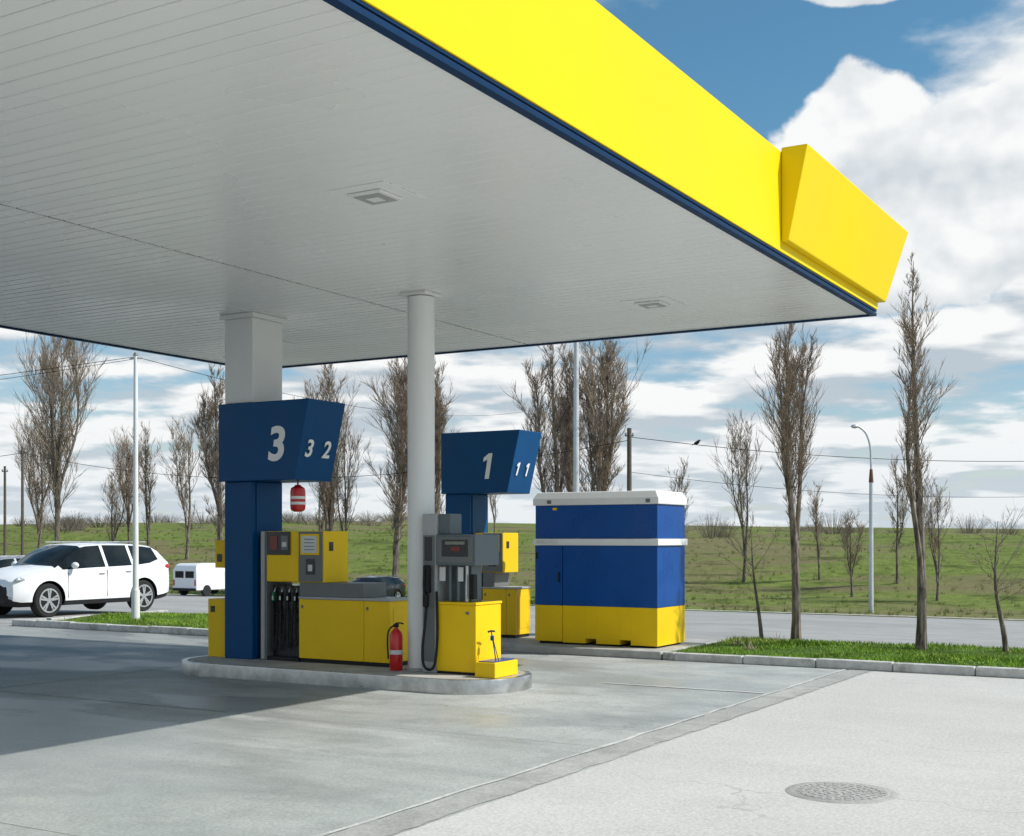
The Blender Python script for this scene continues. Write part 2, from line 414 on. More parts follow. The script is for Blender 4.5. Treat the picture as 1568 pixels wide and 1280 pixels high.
# ------------------------------------------------------------ number pylons
def pylon(name,ds,txt,st1,st2,z0,sx1,sx2,tb):
    g=G(name,12.5+ds,11.0,z0)
    g.box('column',(12.23+ds,12.81+ds),(10.98,11.45),(z0+.001,2.43),BLUE,.012)
    g.box('column_recess',(12.30+ds,12.74+ds),(10.965,10.979),(z0+.05,2.42),BLUE,.002)
    a,b=12.15+ds,12.88+ds
    V=[(a,11.48,2.431),(a,10.23,2.431),(b,10.23,2.431),(b,11.48,2.431),(a,11.48,3.42),(a,10.0,3.42),(b,10.0,3.42),(b,11.48,3.42)]
    F=[(0,3,2,1),(4,5,6,7),(0,1,5,4),(1,2,6,5),(2,3,7,6),(3,0,4,7)]
    o=g.mesh('sign_box',V,F,BLUE); md=o.modifiers.new('b','BEVEL'); md.width=.01; md.segments=2
    g.text('number_big',txt,(a-.006,tb,2.86),(0,-1,0),(0,0,1),.58,NUM,.016,.13)
    Y=(0,-.226,.974)
    for i,(tx,sx) in enumerate(((st1,sx1),(st2,sx2))):
        g.text('number_small_%d'%i,tx,(a+sx,10.135-.008,2.81),(1,0,0),Y,.30,NUM,.006,.12)
    return g
g=pylon('pump_number_sign',0,'3','3','2',.17,.16,.50,10.52)
pylon('pump_number_sign',5.15,'1','1','1',.12,.16,.46,10.58)

g=G('hanging_fire_extinguisher',12.45,10.42,2.04)
g.lathe('bottle',(12.45,10.42,2.04),[(.05,0),(.085,.02),(.095,.05),(.095,.26),(.085,.30),(.05,.32),(.03,.34)],RED,24)
g.lathe('label',(12.45,10.42,2.13),[(.0965,0),(.0965,.035)],NUM,24)
g.lathe('label_upper',(12.45,10.42,2.20),[(.0965,0),(.0965,.035)],NUM,24)
g.tube('bracket',[(12.45,10.42,2.38),(12.45,10.42,2.41),(12.45,10.42,2.43)],.012,GREY)

g=G('fire_extinguisher',12.08,8.64,.17)
c=(12.08,8.64,.171)
g.lathe('cylinder',c,[(.07,0),(.075,.01),(.075,.40),(.065,.44),(.035,.475),(.022,.485),(.022,.50)],RED,28)
g.lathe('label',(c[0],c[1],.36),[(.0765,0),(.0765,.05)],LABEL,28)
g.box('valve',(c[0]-.015,c[0]+.015),(c[1]-.03,c[1]+.03),(.672,.71),BLACK,.004)
g.tube('handle',[(c[0],c[1]+.01,.715),(c[0],c[1]-.05,.73),(c[0],c[1]-.10,.715)],.009,BLACK)
g.tube('hose',[(c[0],c[1]+.03,.69),(c[0]-.02,c[1]+.10,.66),(c[0]-.03,c[1]+.105,.5),(c[0]-.03,c[1]+.095,.35),(c[0]-.03,c[1]+.09,.3)],.010,BLACK)

# ------------------------------------------------------------ dispensers
def nozzle(g,i,s,t,z,m=BLACK,drop=.55):
    g.box('nozzle_body_%d'%i,(s-.07,s-.01),(t-.016,t+.016),(z-.02,z+.10),m,.01)
    g.tube('nozzle_spout_%d'%i,[(s-.04,t,z+.08),(s-.03,t,z+.15),(s+.01,t,z+.17)],.011,CHROME)
    g.box('nozzle_grip_%d'%i,(s-.075,s-.055),(t-.014,t+.014),(z-.12,z-.021),BLACK,.006)
    g.box('nozzle_tag_%d'%i,(s-.074,s-.0705),(t-.012,t+.012),(z+.0,z+.05),LABEL,.001)
    g.tube('hose_%d'%i,[(s-.055,t,z-.10),(s-.06,t,z-.25),(s-.07,t-.01,z-drop+.05),(s-.09,t-.03,z-drop-.03),(s-.07,t-.06,z-drop+.08),(s-.03,t-.055,z-.15),(s-.0,t-.05,z)],.012,BLACK)
def dispenser(name,ds,dt,z0,tc0,ct=.955):
    g=G(name,12.5+ds,10.3+dt,z0)
    s0=12.3+ds; s1=12.8+ds
    def T(a,b): return (a+dt,b+dt)
    g.box('side_frame',(s0,s1),T(10.80,10.90),(z0,1.80),GREY,.008)
    g.box('side_frame_strip',(s0-.012,s0-.001),T(10.83,10.89),(z0+.01,1.79),LGREY,.003)
    g.box('nozzle_bay_back',(s0+.12,s1-.02),T(10.28,10.798),(z0,1.11),DARK,.004)
    g.box('nozzle_bay_base',(s0,s0+.118),T(10.282,10.798),(z0,z0+.05),BLACK,.004)
    for i in range(4):
        nozzle(g,i,s0+.10,10.37+.12*i+dt,.93,m=[BLACK,BLACK,BLACK,GREENP][i],drop=.55+.03*i)
    g.box('head_core',(s0+.012,s1),T(9.90,10.798),(1.16,1.795),YEL,.006)
    g.box('head_top_display_dark',(s0-.004,s0+.011),T(10.42,10.795),(1.50,1.79),DARK,.003)
    g.box('led_panel',(s0-.010,s0-.005),T(10.62,10.74),(1.56,1.74),REDLED,.002)
    g.box('led_panel_b',(s0-.010,s0-.005),T(10.45,10.56),(1.56,1.74),GREY,.002)
    g.box('led_white',(s0-.014,s0-.0105),T(10.47,10.54),(1.60,1.66),LABEL,.001)
    g.box('yellow_door',(s0-.006,s0+.011),T(10.285,10.795),(1.17,1.495),YEL,.004)
    g.box('keypad_panel',(s0-.004,s0+.011),T(9.91,10.28),(1.17,1.79),GREY,.003)
    g.box('display_frame',(s0-.012,s0-.005),T(9.95,10.25),(1.50,1.76),YEL,.003)
    g.box('display_inner',(s0-.017,s0-.0125),T(9.985,10.22),(1.525,1.735),LABEL,.002)
    for i in range(4): g.box('display_line_%d'%i,(s0-.020,s0-.0175),T(10.02,10.18),(1.56+.043*i,1.57+.043*i),GREY,.001)
    g.box('keypad',(s0-.012,s0-.005),T(10.02,10.16),(1.26,1.45),DARK,.003)
    g.box('keypad_face',(s0-.016,s0-.0125),T(10.055,10.125),(1.30,1.38),LABEL,.002)
    g.box('shelf',(s0+.01,s1-.02),T(tc0+.4,10.279),(ct+.03,1.159),GREY,.006)
    g.box('counter_top',(s0-.012,s1+.0),T(tc0-.012,10.279),(ct,ct+.029),LGREY,.004)
    g.box('counter_plinth',(s0+.02,s1-.03),T(tc0+.02,10.27),(z0,z0+.05),BLACK,.0)
    w=(10.279-tc0)
    for i in range(2):
        a=tc0+w*(.0 if i==0 else .28); b=tc0+w*(.277 if i==0 else 1)
        g.box('counter_door_%d'%i,(s0,s1-.02),T(a+.001,b-.001),(z0+.05,ct-.002),YEL,.006)
        g.box('lock_%d'%i,(s0-.006,s0-.0005),T(b-.07,b-.04),(ct-.115,ct-.075),GREY,.002)
    g.box('side_plate',(s0+.07,s1-.09),(tc0+dt-.004,tc0+dt-.0005),(z0+.15,ct-.085),YEL,.002)
    g.box('sticker',(s0+.12,s0+.2),(9.894+dt,9.899+dt),(1.55,1.66),DARK,.001)
dispenser('fuel_dispenser',0,0,.17,8.89)
dispenser('fuel_dispenser',5.15,.5,.12,9.66,.90)
g=G('fuel_dispenser',12.6,11.7,.17)
g.box('lower_cabinet',(12.30,12.75),(11.47,11.80),(.17,.92),YEL)
g.box('upper_cabinet',(12.45,12.85),(11.47,11.82),(1.32,1.68),YEL)
g.box('post',(12.55,12.70),(11.50,11.70),(.921,1.319),GREY)
g.box('badge',(12.442,12.449),(11.7,11.78),(1.4,1.5),DARK,.001)
g.box('badge_low',(12.292,12.299),(11.68,11.75),(.75,.83),DARK,.001)

# gas dispenser (front)
g=G('gas_dispenser',12.3,7.85,.17)
g.box('lower_cabinet',(12.05,12.60),(7.53,8.06),(.20,.955),YEL,.008)
g.box('lower_plinth',(12.08,12.57),(7.56,8.05),(.171,.199),BLACK,0)
g.box('cabinet_top',(12.04,12.61),(7.52,8.06),(.957,.985),YEL,.004)
g.box('side_pillar',(12.06,12.42),(8.065,8.26),(.171,1.985),LGREY,.01)
g.box('pillar_face',(12.05,12.0595),(8.09,8.24),(.30,1.74),GREY,.003)
g.box('pillar_violet_strip',(12.044,12.0495),(8.12,8.22),(1.45,1.72),DARK,.002)
g.box('head_upper',(12.10,12.34),(7.90,8.064),(1.752,1.985),GREY2,.01)
g.box('head',(12.04,12.56),(7.53,8.063),(1.40,1.75),GREY2,.012)
g.box('head_bezel',(12.028,12.0395),(7.56,8.03),(1.43,1.72),GREY,.004)
g.box('head_display',(12.022,12.0275),(7.62,7.97),(1.50,1.69),DARK,.003)
g.box('head_led',(12.018,12.0215),(7.72,7.84),(1.56,1.61),REDLED,.001)
g.box('head_lcd',(12.018,12.0215),(7.66,7.92),(1.635,1.67),LCD,.001)
g.box('head_emblem',(12.02,12.0275),(7.57,7.61),(1.46,1.50),LCD,.001)
g.box('riser',(12.2,12.42),(7.68,8.0),(.986,1.399),GREY2,.006)
for i in range(3):
    g.tube('pipe_%d'%i,[(12.13,7.70+.11*i,.99),(12.13,7.70+.11*i,1.2),(12.13,7.70+.11*i,1.395)],.022,GREY2 if i else CHROME)
g.box('white_tag_a',(12.085,12.09),(7.96,8.04),(1.22,1.38),LABEL,.001)
g.box('white_tag_b',(12.085,12.09),(7.72,7.79),(1.22,1.38),LABEL,.001)
g.box('black_meter',(12.09,12.17),(7.58,7.64),(1.02,1.3),BLACK,.01)
g.box('gas_nozzle_body',(11.97,12.045),(8.12,8.20),(1.08,1.40),BLACK,.02)
g.box('gas_nozzle_grip',(11.95,12.02),(8.13,8.19),(.92,1.079),BLACK,.02)
g.tube('gas_nozzle_lever',[(11.96,8.16,1.36),(11.92,8.16,1.2),(11.96,8.16,1.04)],.012,BLACK)
g.tube('gas_hose',[(12.0,8.16,.95),(11.98,8.17,.7),(11.97,8.2,.45),(11.97,8.19,.25),(11.98,8.10,.20),(12.0,8.04,.26),(12.02,8.02,.6),(12.02,8.03,.95),(12.04,8.05,1.1)],.016,BLACK)
g.box('front_handle',(12.040,12.0495),(7.62,7.66),(.85,.88),GREY,.002)
g=G('windscreen_wash_box',12.1,7.3,.17)
g.box('box',(11.9,12.40),(7.19,7.45),(.172,.34),YEL,.008)
g.box('rim',(11.93,12.37),(7.22,7.42),(.341,.352),CBLUE,.004)
g.tube('squeegee_pole',[(12.15,7.33,.35),(12.16,7.36,.5),(12.17,7.40,.66)],.007,CBLUE)
g.tube('squeegee_arm',[(12.08,7.25,.35),(12.12,7.33,.52),(12.17,7.40,.66)],.005,BLACK)
g.tube('squeegee_head',[(12.12,7.41,.66),(12.17,7.40,.675),(12.22,7.39,.66)],.011,BLACK)
g.box('cloth',(12.14,12.19),(7.37,7.40),(.56,.62),CBLUE,.01)

# ------------------------------------------------------------ container
g=G('generator_cabinet',17.3,8.4,.12)
a0,a1,b0,b1=16.83,17.85,7.44,9.45
g.box('skid_a',(a0+.05,a1-.05),(b0+.05,b0+.45),(.121,.18),BLACK,0)
g.box('skid_b',(a0+.05,a1-.05),(b0+.62,b0+1.0),(.121,.18),BLACK,0)
g.box('skid_c',(a0+.05,a1-.05),(b0+1.2,b1-.05),(.121,.18),BLACK,0)
segs=[(b0,b0+.42,.15),(b0+.421,b0+.60,.22),(b0+.601,b0+.98,.15),(b0+.981,b0+1.16,.22),(b0+1.161,b1-.47,.15)]
for i,(x,y,z) in enumerate(segs): g.box('yellow_skirt_%d'%i,(a0,a1),(x,y),(z,.70),YEL,0)
g.box('yellow_door_skirt',(a0-.012,a1),(b1-.462,b1),(.16,.70),YEL,.005)
g.box('blue_lower',(a0,a1),(b0,b1-.468),(.702,1.60),CBLUE,.006)
g.box('blue_door',(a0-.012,a1),(b1-.46,b1),(.702,1.60),CBLUE,.006)
g.box('white_band',(a0-.035,a1+.035),(b0-.03,b1+.03),(1.602,1.70),WHITE,.008)
g.box('blue_upper',(a0,a1),(b0,b1),(1.702,2.20),CBLUE,.006)
g.box('door_handle',(a0-.03,a0-.0125),(b1-.43,b1-.40),(1.05,1.2),BLACK,.004)
g.box('hinge_low',(a0-.02,a0-.0125),(b1-.05,b1-.02),(1.4,1.5),BLACK,.002)
g.box('door_latch_plate',(a0-.041,a0-.0355),(b1-.40,b1-.04),(1.625,1.675),LABEL,.001)
V=[(a0-.03,b0-.03,2.202),(a1+.03,b0-.03,2.202),(a1+.03,b1+.03,2.202),(a0-.03,b1+.03,2.202),
   (a0-.03,b0-.03,2.30),(a1+.03,b0-.03,2.30),(a1+.03,b1+.03,2.30),(a0-.03,b1+.03,2.30),
   (a0+.02,b0+.03,2.40),(a1-.02,b0+.03,2.40),(a1-.02,b1-.03,2.40),(a0+.02,b1-.03,2.40)]
F=[(3,2,1,0),(8,9,10,11)]+[(i+k,(i+1)%4+k,(i+1)%4+4+k,i+4+k) for k in (0,4) for i in range(4)]
o=g.mesh('roof',V,F,WHITE); md=o.modifiers.new('b','BEVEL'); md.width=.012; md.segments=2
for i in range(2):
    g.box('lifting_lug_%d'%i,(a0-.038,a0-.0305),(b0+.1+1.62*i,b0+.17+1.62*i),(2.225,2.28),GREY,.004)
g.box('sticker',(a0-.005,a0-.001),(b1-.37,b1-.30),(2.13,2.165),YEL,.001)

# ------------------------------------------------------------ trees
def tree_mesh(name,seed,H,spread,n1,trunk_r,lean=0.0,tops=1,incl=(14,32),start=.12,dens=1.0,tw=.008,n2=9,n3=5,droop=0.0):
    R=random.Random(seed); V=[];F=[];FM=[]
    def tube(pts,rad,sides,mi):
        base=len(V); n=len(pts)
        for i,p in enumerate(pts):
            d=(pts[min(i+1,n-1)]-pts[max(i-1,0)]); 
            if d.length<1e-6: d=Vector((0,0,1))
            d.normalize(); a=d.orthogonal().normalized(); b=d.cross(a)
            for k in range(sides):
                an=2*math.pi*k/sides; V.append(p+(a*math.cos(an)+b*math.sin(an))*rad[i])
        for i in range(n-1):
            for k in range(sides):
                F.append((base+i*sides+k,base+i*sides+(k+1)%sides,base+(i+1)*sides+(k+1)%sides,base+(i+1)*sides+k)); FM.append(mi)
    def twig(p,d,L,r):
        a=d.orthogonal().normalized(); an=R.uniform(0,6.28); a=(Matrix.Rotation(an,3,d)@a)
        q=p+d*L*.55+Vector((R.uniform(-.06,.06),R.uniform(-.06,.06),.04))*L; e=q+d*L*.45+Vector((0,0,.12*L))
        k=len(V); V.extend([p-a*r,p+a*r,q+a*r*.8,q-a*r*.8,e]); F.append((k,k+1,k+2,k+3)); FM.append(1); F.append((k+3,k+2,k+4)); FM.append(1)
        b=d.cross(a).normalized(); k=len(V); V.extend([p-b*r,p+b*r,e]); F.append((k,k+1,k+2)); FM.append(1)
        for j in range(1):
            c=p.lerp(e,R.uniform(.3,1)); w=r*1.4; x=Vector((R.uniform(-1,1),R.uniform(-1,1),R.uniform(-.2,1))).normalized()
            y=x.orthogonal().normalized(); k=len(V); V.extend([c,c+x*w*2+y*w,c+x*w*4,c+x*w*2-y*w]); F.append((k,k+1,k+2,k+3)); FM.append(2)
    trunks=[]
    for tp in range(tops):
        N=14; pts=[];rad=[]
        off=R.uniform(0,6.28); amp=.016*H
        hh=H*(1 if tp==0 else R.uniform(.82,.97)); st=0 if tp==0 else R.uniform(.15,.32)
        side_=R.uniform(0,6.28); so=spread*H*.30*(.4 if tp==0 else 1)
        for i in range(N+1):
            f=i/N; z=H*st+(hh-H*st)*f
            x=amp*math.sin(off+f*5)*f+lean*z+so*math.cos(side_)*smooth(f*1.8)
            y=amp*math.cos(off*2+f*4)*f+so*math.sin(side_)*smooth(f*1.8)
            pts.append(Vector((x,y,z))); rad.append(max(.004,trunk_r*(1 if tp==0 else .62)*(1-f)**.85*(1.25 if i==0 else 1)))
        tube(pts,rad,8,0); trunks.append((pts,rad,st))
    for pts,rad,st in trunks:
        m=int(n1/ (1+.45*(tops-1)))
        for j in range(m):
            f=start+(.97-start)*((j+R.random())/m)
            if pts is not trunks[0][0]: f=max(f,.1)
            x=f*(len(pts)-1); i=min(int(x),len(pts)-2); p=pts[i].lerp(pts[i+1],x-i); r0=rad[i]
            q_=(f-start)/(1-start)
            prof=.55+.45*math.sin(math.pi*min(1,q_*1.2)) if q_<.7 else max(.32,.82-(q_-.7)*1.7)
            L=H*spread*1.12*prof*R.choice((.5,.75,.9,1.0,1.25))*R.uniform(.85,1.1)
            az=R.uniform(0,6.28); inc=math.radians(R.uniform(*incl))
            d=Vector((math.cos(az)*math.sin(inc),math.sin(az)*math.sin(inc),math.cos(inc)))
            bp=[p];dd=d.copy()
            for q in range(5):
                dd=(dd+Vector((R.uniform(-.15,.15),R.uniform(-.15,.15),.11-droop))).normalized()
                bp.append(bp[-1]+dd*L/5)
            rr=min(r0*.45,.0010*H+.0050*L)
            tube(bp,[rr*(1-k/6.2) for k in range(6)],4,0)
            for q in range(int(n2*dens)):
                g_=R.uniform(.12,1); x2=g_*5; i2=min(int(x2),4); p2=bp[i2].lerp(bp[i2+1],x2-i2)
                bd=(bp[i2+1]-bp[i2]).normalized(); az2=R.uniform(0,6.28)
                o=bd.orthogonal().normalized(); o=Matrix.Rotation(az2,3,bd)@o
                d2=(bd+o*R.uniform(.35,.85)+Vector((0,0,.30-droop))).normalized()
                L2=L*R.uniform(.2,.42)*(1.2-g_*.5)
                e2=p2+d2*L2
                tube([p2,p2+d2*L2*.5+Vector((0,0,.02*L2)),e2],[tw*.75,tw*.6,tw*.32],3,1)
                for w in range(n3):
                    f3=R.uniform(.1,1); p3=p2.lerp(e2,f3)
                    d3=(d2+Vector((R.uniform(-.6,.6),R.uniform(-.6,.6),R.uniform(-.1,.6)))).normalized()
                    twig(p3,d3,L2*R.uniform(.35,.9),tw*.38)
    me=bpy.data.meshes.new(name); me.from_pydata([tuple(v) for v in V],[],F)
    for m in (BARK,TWIG,BUD): me.materials.append(m)
    me.polygons.foreach_set('material_index',FM); me.update()
    return me
TM={
 'A':tree_mesh('poplarA',1,12,.17,72,.17,tops=3,tw=.016,n2=10,n3=6),
 'A2':tree_mesh('poplarA2',2,12,.16,70,.16,tops=2,tw=.016,n2=11,n3=7),
 'A3':tree_mesh('poplarA3',12,12,.20,76,.16,tops=4,tw=.016,n2=10,n3=6,incl=(14,38)),
 'F':tree_mesh('poplarF',3,5.1,.17,70,.075,tops=4,tw=.0052,n2=10,n3=6,start=.26,incl=(10,28)),
 'N':tree_mesh('poplarN',4,5.7,.125,58,.075,tops=2,tw=.0052,n2=9,n3=6,start=.22,incl=(12,34)),
 'C':tree_mesh('broadC',5,16,.27,60,.22,tops=4,tw=.022,n2=10,n3=5,incl=(16,44),start=.16),
 'S':tree_mesh('youngS',6,1.8,.42,13,.038,tw=.0045,n2=4,n3=2,start=.42,incl=(35,75),lean=.10,droop=.06),
 'S2':tree_mesh('youngS2',16,1.9,.48,16,.042,tw=.0045,n2=4,n3=2,start=.38,incl=(35,80),lean=-.03,droop=.07),
 'M':tree_mesh('hillM',7,6,.20,40,.075,tops=2,tw=.012,n2=7,n3=4,start=.2,incl=(14,36)),
 'M2':tree_mesh('hillM2',8,6,.26,38,.075,tops=3,tw=.012,n2=7,n3=4,start=.2,incl=(16,42)),
}
NOM={'A':12,'A2':12,'A3':12,'F':5.1,'N':5.7,'C':16,'S':1.8,'S2':1.9,'M':6,'M2':6}
def put(kind,x,y,h,rot,wx=1.0,name='poplar_tree',z=None):
    o=bpy.data.objects.new(name,TM[kind]); link(o)
    o.location=(x,y,(gzw(x,y) if z is None else z)-.05); k=h/NOM[kind]
    o.scale=(k*wx,k*wx,k); o.rotation_euler=(0,0,rot); return o
put('F',4.50,20.15,5.1,.4,z=.1); put('N',6.0,18.64,5.75,1.1,z=.1)
put('S',3.97,20.2,1.75,2.6,name='young_tree',z=.1); put('S2',7.03,18.1,1.9,.3,name='young_tree',z=.1)
for (k,x,y,h,r,w) in [
  ('M2',12.4,68,8.6,.2,.9),('M',16.2,67,5.1,1.4,1),('M2',16.05,60,3.9,2.2,1.3),('M',19.4,64,6.3,3.1,1),('M2',19.06,57,5.2,.8,1),
  ('A',1.91,61,12.7,.3,1.1),('A3',4.15,61.5,12.8,1.9,1.15),('A2',3.2,64,11.6,4.0,1.1),
  ('M',10.1,75,6.2,.5,1),
  ('A3',-6.43,70,12.8,2.8,1.2),('A',-10.9,75,13,1.2,1.1),('M2',-9.4,72,9.6,2.1,.8),('A2',-4.4,72,12.2,.6,1),
  ('A2',-18.4,80,13.5,5.0,1.1),('M2',-24.3,95,10,.9,1),('M',-27.1,95,10.2,2.6,1),('M2',-29.7,95,7,3.6,1.2),
  ('C',-32.2,90,17.2,.7,.95),('C',-36.5,98,11,2.7,.9),('M2',-1.4,100,5,1,1),
  ('M2',-13.5,90,8,4.4,1),('M2',-39,92,7,4.4,1),('C',-29.8,99,9,4.1,.9)]:
    put(k,x,y,h,r,w, 'bare_tree' if k in('C','M','M2') else 'poplar_tree')
def shrubs(name,items,seed,n=90):
    R=random.Random(seed);V=[];F=[]
    for (x,y,h,w) in items:
        z=gzw(x,y)
        for i in range(n):
            a=R.uniform(0,6.28); rr=w*math.sqrt(R.random())*.5
            bx=x+rr*math.cos(a)*.4; by=y+rr*math.sin(a)*.4; tx=x+rr*math.cos(a); ty=y+rr*math.sin(a)
            hh=h*(1-(rr/w*1.6)**2*.6)*R.uniform(.5,1); r=.009*h**.5*(y/90)
            k=len(V); V+= [(bx-r,by,z),(bx+r,by,z),(tx+r*.4,ty,z+hh),(tx-r*.4,ty,z+hh)]; F.append((k,k+1,k+2,k+3))
            c=Vector((tx,ty,z+hh*R.uniform(.5,1)))
            for q in range(3):
                e=c+Vector((R.uniform(-.5,.5),R.uniform(-.5,.5),R.uniform(.0,.5)))*h*.35
                k=len(V); V+=[tuple(c),(c.x+r*.7,c.y,c.z),tuple(e)]; F.append((k,k+1,k+2))
    meshobj(name,V,F,SHRUB)
R=random.Random(3)
items=[(14.9,95,2.1,3.4),(16.2,97,1.4,3),(24,95,2.0,3.0),(33,92,1.7,3.4),(36,92,1.2,3)]
items+=[(R.uniform(-60,-8),R.uniform(125,170),R.uniform(.8,1.9),R.uniform(3,7)) for i in range(44)]
items+=[(R.uniform(8,80),R.uniform(125,170),R.uniform(.5,1.2),R.uniform(3,7)) for i in range(44)]
shrubs('distant_shrubs',items,9)

# ------------------------------------------------------------ poles, lamps, wires
def GW(name,x,y,z): 
    s,t=ST(x,y); return G(name,s,t,z)
def pole(g,name,x,y,z0,z1,r0,r1,m,n=14):
    s,t=ST(x,y); g.lathe(name,(s,t,z0),[(r0,0),(r1,z1-z0)],m,n)
def arm(g,name,pts,r,m): g.tube(name,[(*ST(p[0],p[1]),p[2]) for p in pts],r,m)
x,y=14.97,53.0; z0=gzw(x,y)
g=GW('street_lamp',x,y,z0)
pole(g,'pole',x,y,z0,4.05,.10,.08,GALV); pole(g,'rusty_sleeve',x,y,4.05,4.6,.10,.06,RUST)
arm(g,'arm',[(x,y,4.6),(x,y,5.3),(x-.08,y,5.8),(x-.28,y,6.25),(x-.55,y,6.38)],.045,GALV)
s_,t_2=ST(x-.68,y); g.lathe('lamp_head',(s_,t_2,6.30),[(.03,0),(.13,.03),(.17,.08),(.12,.15),(.04,.17)],GALV,16)
x,y=2.98,59; z0=gzw(x,y)
g=GW('street_lamp',x,y,z0)
pole(g,'pole',x,y,z0,12.5,.16,.11,GALV)
arm(g,'arm',[(x,y,12.5),(x-.3,y,12.9),(x-1.2,y,13.1)],.06,GALV)
s_,t_2=ST(x-1.4,y); g.lathe('lamp_head',(s_,t_2,12.98),[(.05,0),(.22,.05),(.25,.12),(.1,.2)],GALV,16)
x,y=-7.4,25.0
g=GW('street_lamp',x,y,.08)
pole(g,'pole',x,y,.08,5.3,.062,.038,WHITE); pole(g,'base_sleeve',x,y,.08,.7,.085,.08,WHITE)
arm(g,'crossarm',[(x-.12,y,5.25),(x,y,5.27),(x+.12,y,5.25)],.02,GALV)
pole(g,'cap',x,y,5.3,5.36,.05,.03,GREY)
def upole(x,y,top,r=.12):
    z0=gzw(x,y); g=GW('utility_pole',x,y,z0); pole(g,'pole',x,y,z0,top,r,r*.8,WOOD)
    arm(g,'crossarm',[(x-.2,y,top-.35),(x,y,top-.35),(x+.2,y,top-.35)],.03,WOOD)
    for d in (-.17,.17):
        s_,t_=ST(x+d,y); g.lathe('insulator_%d'%int(d*10+5),(s_,t_,top-.33),[(.03,0),(.05,.06),(.03,.12)],LGREY,8)
upole(5.35,58,6.75,.13); upole(40,66,6.9); upole(-30.8,80,7.5,.10); upole(-33.5,84,6.5,.10); upole(-60,84,7.5)
def wire(g,a,b,sag,r=.018,n=16):
    pts=[]
    for i in range(n+1):
        f=i/n; p=Vector(a).lerp(Vector(b),f); p.z-=sag*4*f*(1-f); pts.append((*ST(p.x,p.y),p.z))
    g.tube('wire',pts,r,BLACK,1)
g=GW('overhead_wires',5.35,58,6)
wire(g,(5.35,58,6.35),(40,66,6.6),1.0,.016); wire(g,(5.35,58,4.75),(40,66,4.9),1.1,.011)
wire(g,(5.35,58,6.2),(-30.8,80,7.1),1.7,.015); wire(g,(-30.8,80,7.1),(-60,84,7.1),1.0)
wire(g,(-7.4,25,5.28),(-30,26,3.6),.35,.006); wire(g,(-7.4,25,5.28),(2,60,8),.8,.006); wire(g,(-7.4,25,5.24),(-30,27,3.9),.5,.005)
bx,by=8.55,58.74; f=(bx-5.35)/(40-5.35); bz=6.35+.25*f-1.0*4*f*(1-f)
g=GW('bird',bx,by,bz)
s_,t_=ST(bx,by)
def ell(g,name,c,r,m,rot=0):
    bm=bmesh.new(); bmesh.ops.create_uvsphere(bm,u_segments=12,v_segments=8,radius=1)
    vs=[]
    for v in bm.verts:
        p=Vector((v.co.x*r[0],v.co.y*r[1],v.co.z*r[2])); p=Matrix.Rotation(rot,3,'X')@p; vs.append(p+Vector(c))
    fs=[tuple(v.index for v in f.verts) for f in bm.faces]; bm.free()
    return g.mesh(name,vs,fs,m,sm=True)
ell(g,'body',(s_,t_,bz+.10),(.07,.14,.075),BLACK,-.5)
ell(g,'head',(s_,t_-.11,bz+.20),(.045,.05,.045),BLACK)
ell(g,'tail',(s_,t_+.17,bz+.03),(.03,.12,.015),BLACK,-.5)
ell(g,'wing',(s_-.03,t_+.04,bz+.12),(.05,.15,.04),DARK,-.6)
g.tube('beak',[(s_,t_-.15,bz+.20),(s_,t_-.18,bz+.20),(s_,t_-.20,bz+.195)],.01,GREY)
g.tube('legs',[(s_,t_,bz+.05),(s_,t_,bz+.03),(s_,t_,bz)],.01,GREY)

# ------------------------------------------------------------ cars
GLASS,t_,b_=newmat('car_glass')
tcx=t_.n('ShaderNodeTexCoord').outputs['Object']
t_.l(t_.mix(t_.sstep(t_.noise(tcx,1.5,3),.3,.7),(.006,.008,.009),(.02,.024,.024)),b_.inputs['Base Color']); b_.inputs['Roughness'].default_value=.06
b_.inputs['Specular IOR Level'].default_value=.28
WPAINT=mat('white_car_paint',(.86,.87,.88),.3,var=.03,scale=1,coat=.4)
SPAINT=mat('silver_car_paint',(.42,.44,.47),.3,.5,var=.05,scale=1,coat=.6)
DPAINT=mat('dark_car_paint',(.012,.016,.02),.2,var=.1,coat=.7)
TAIL=mat('tail_light',(.5,.01,.01),.15,coat=.5)
HEAD=mat('head_light',(.45,.48,.5),.1,.4,coat=.8)
TYRE=mat('tyre',(.018,.018,.018),.85,bmp=.2)
RIM=mat('alloy_rim',(.6,.61,.62),.3,.7)
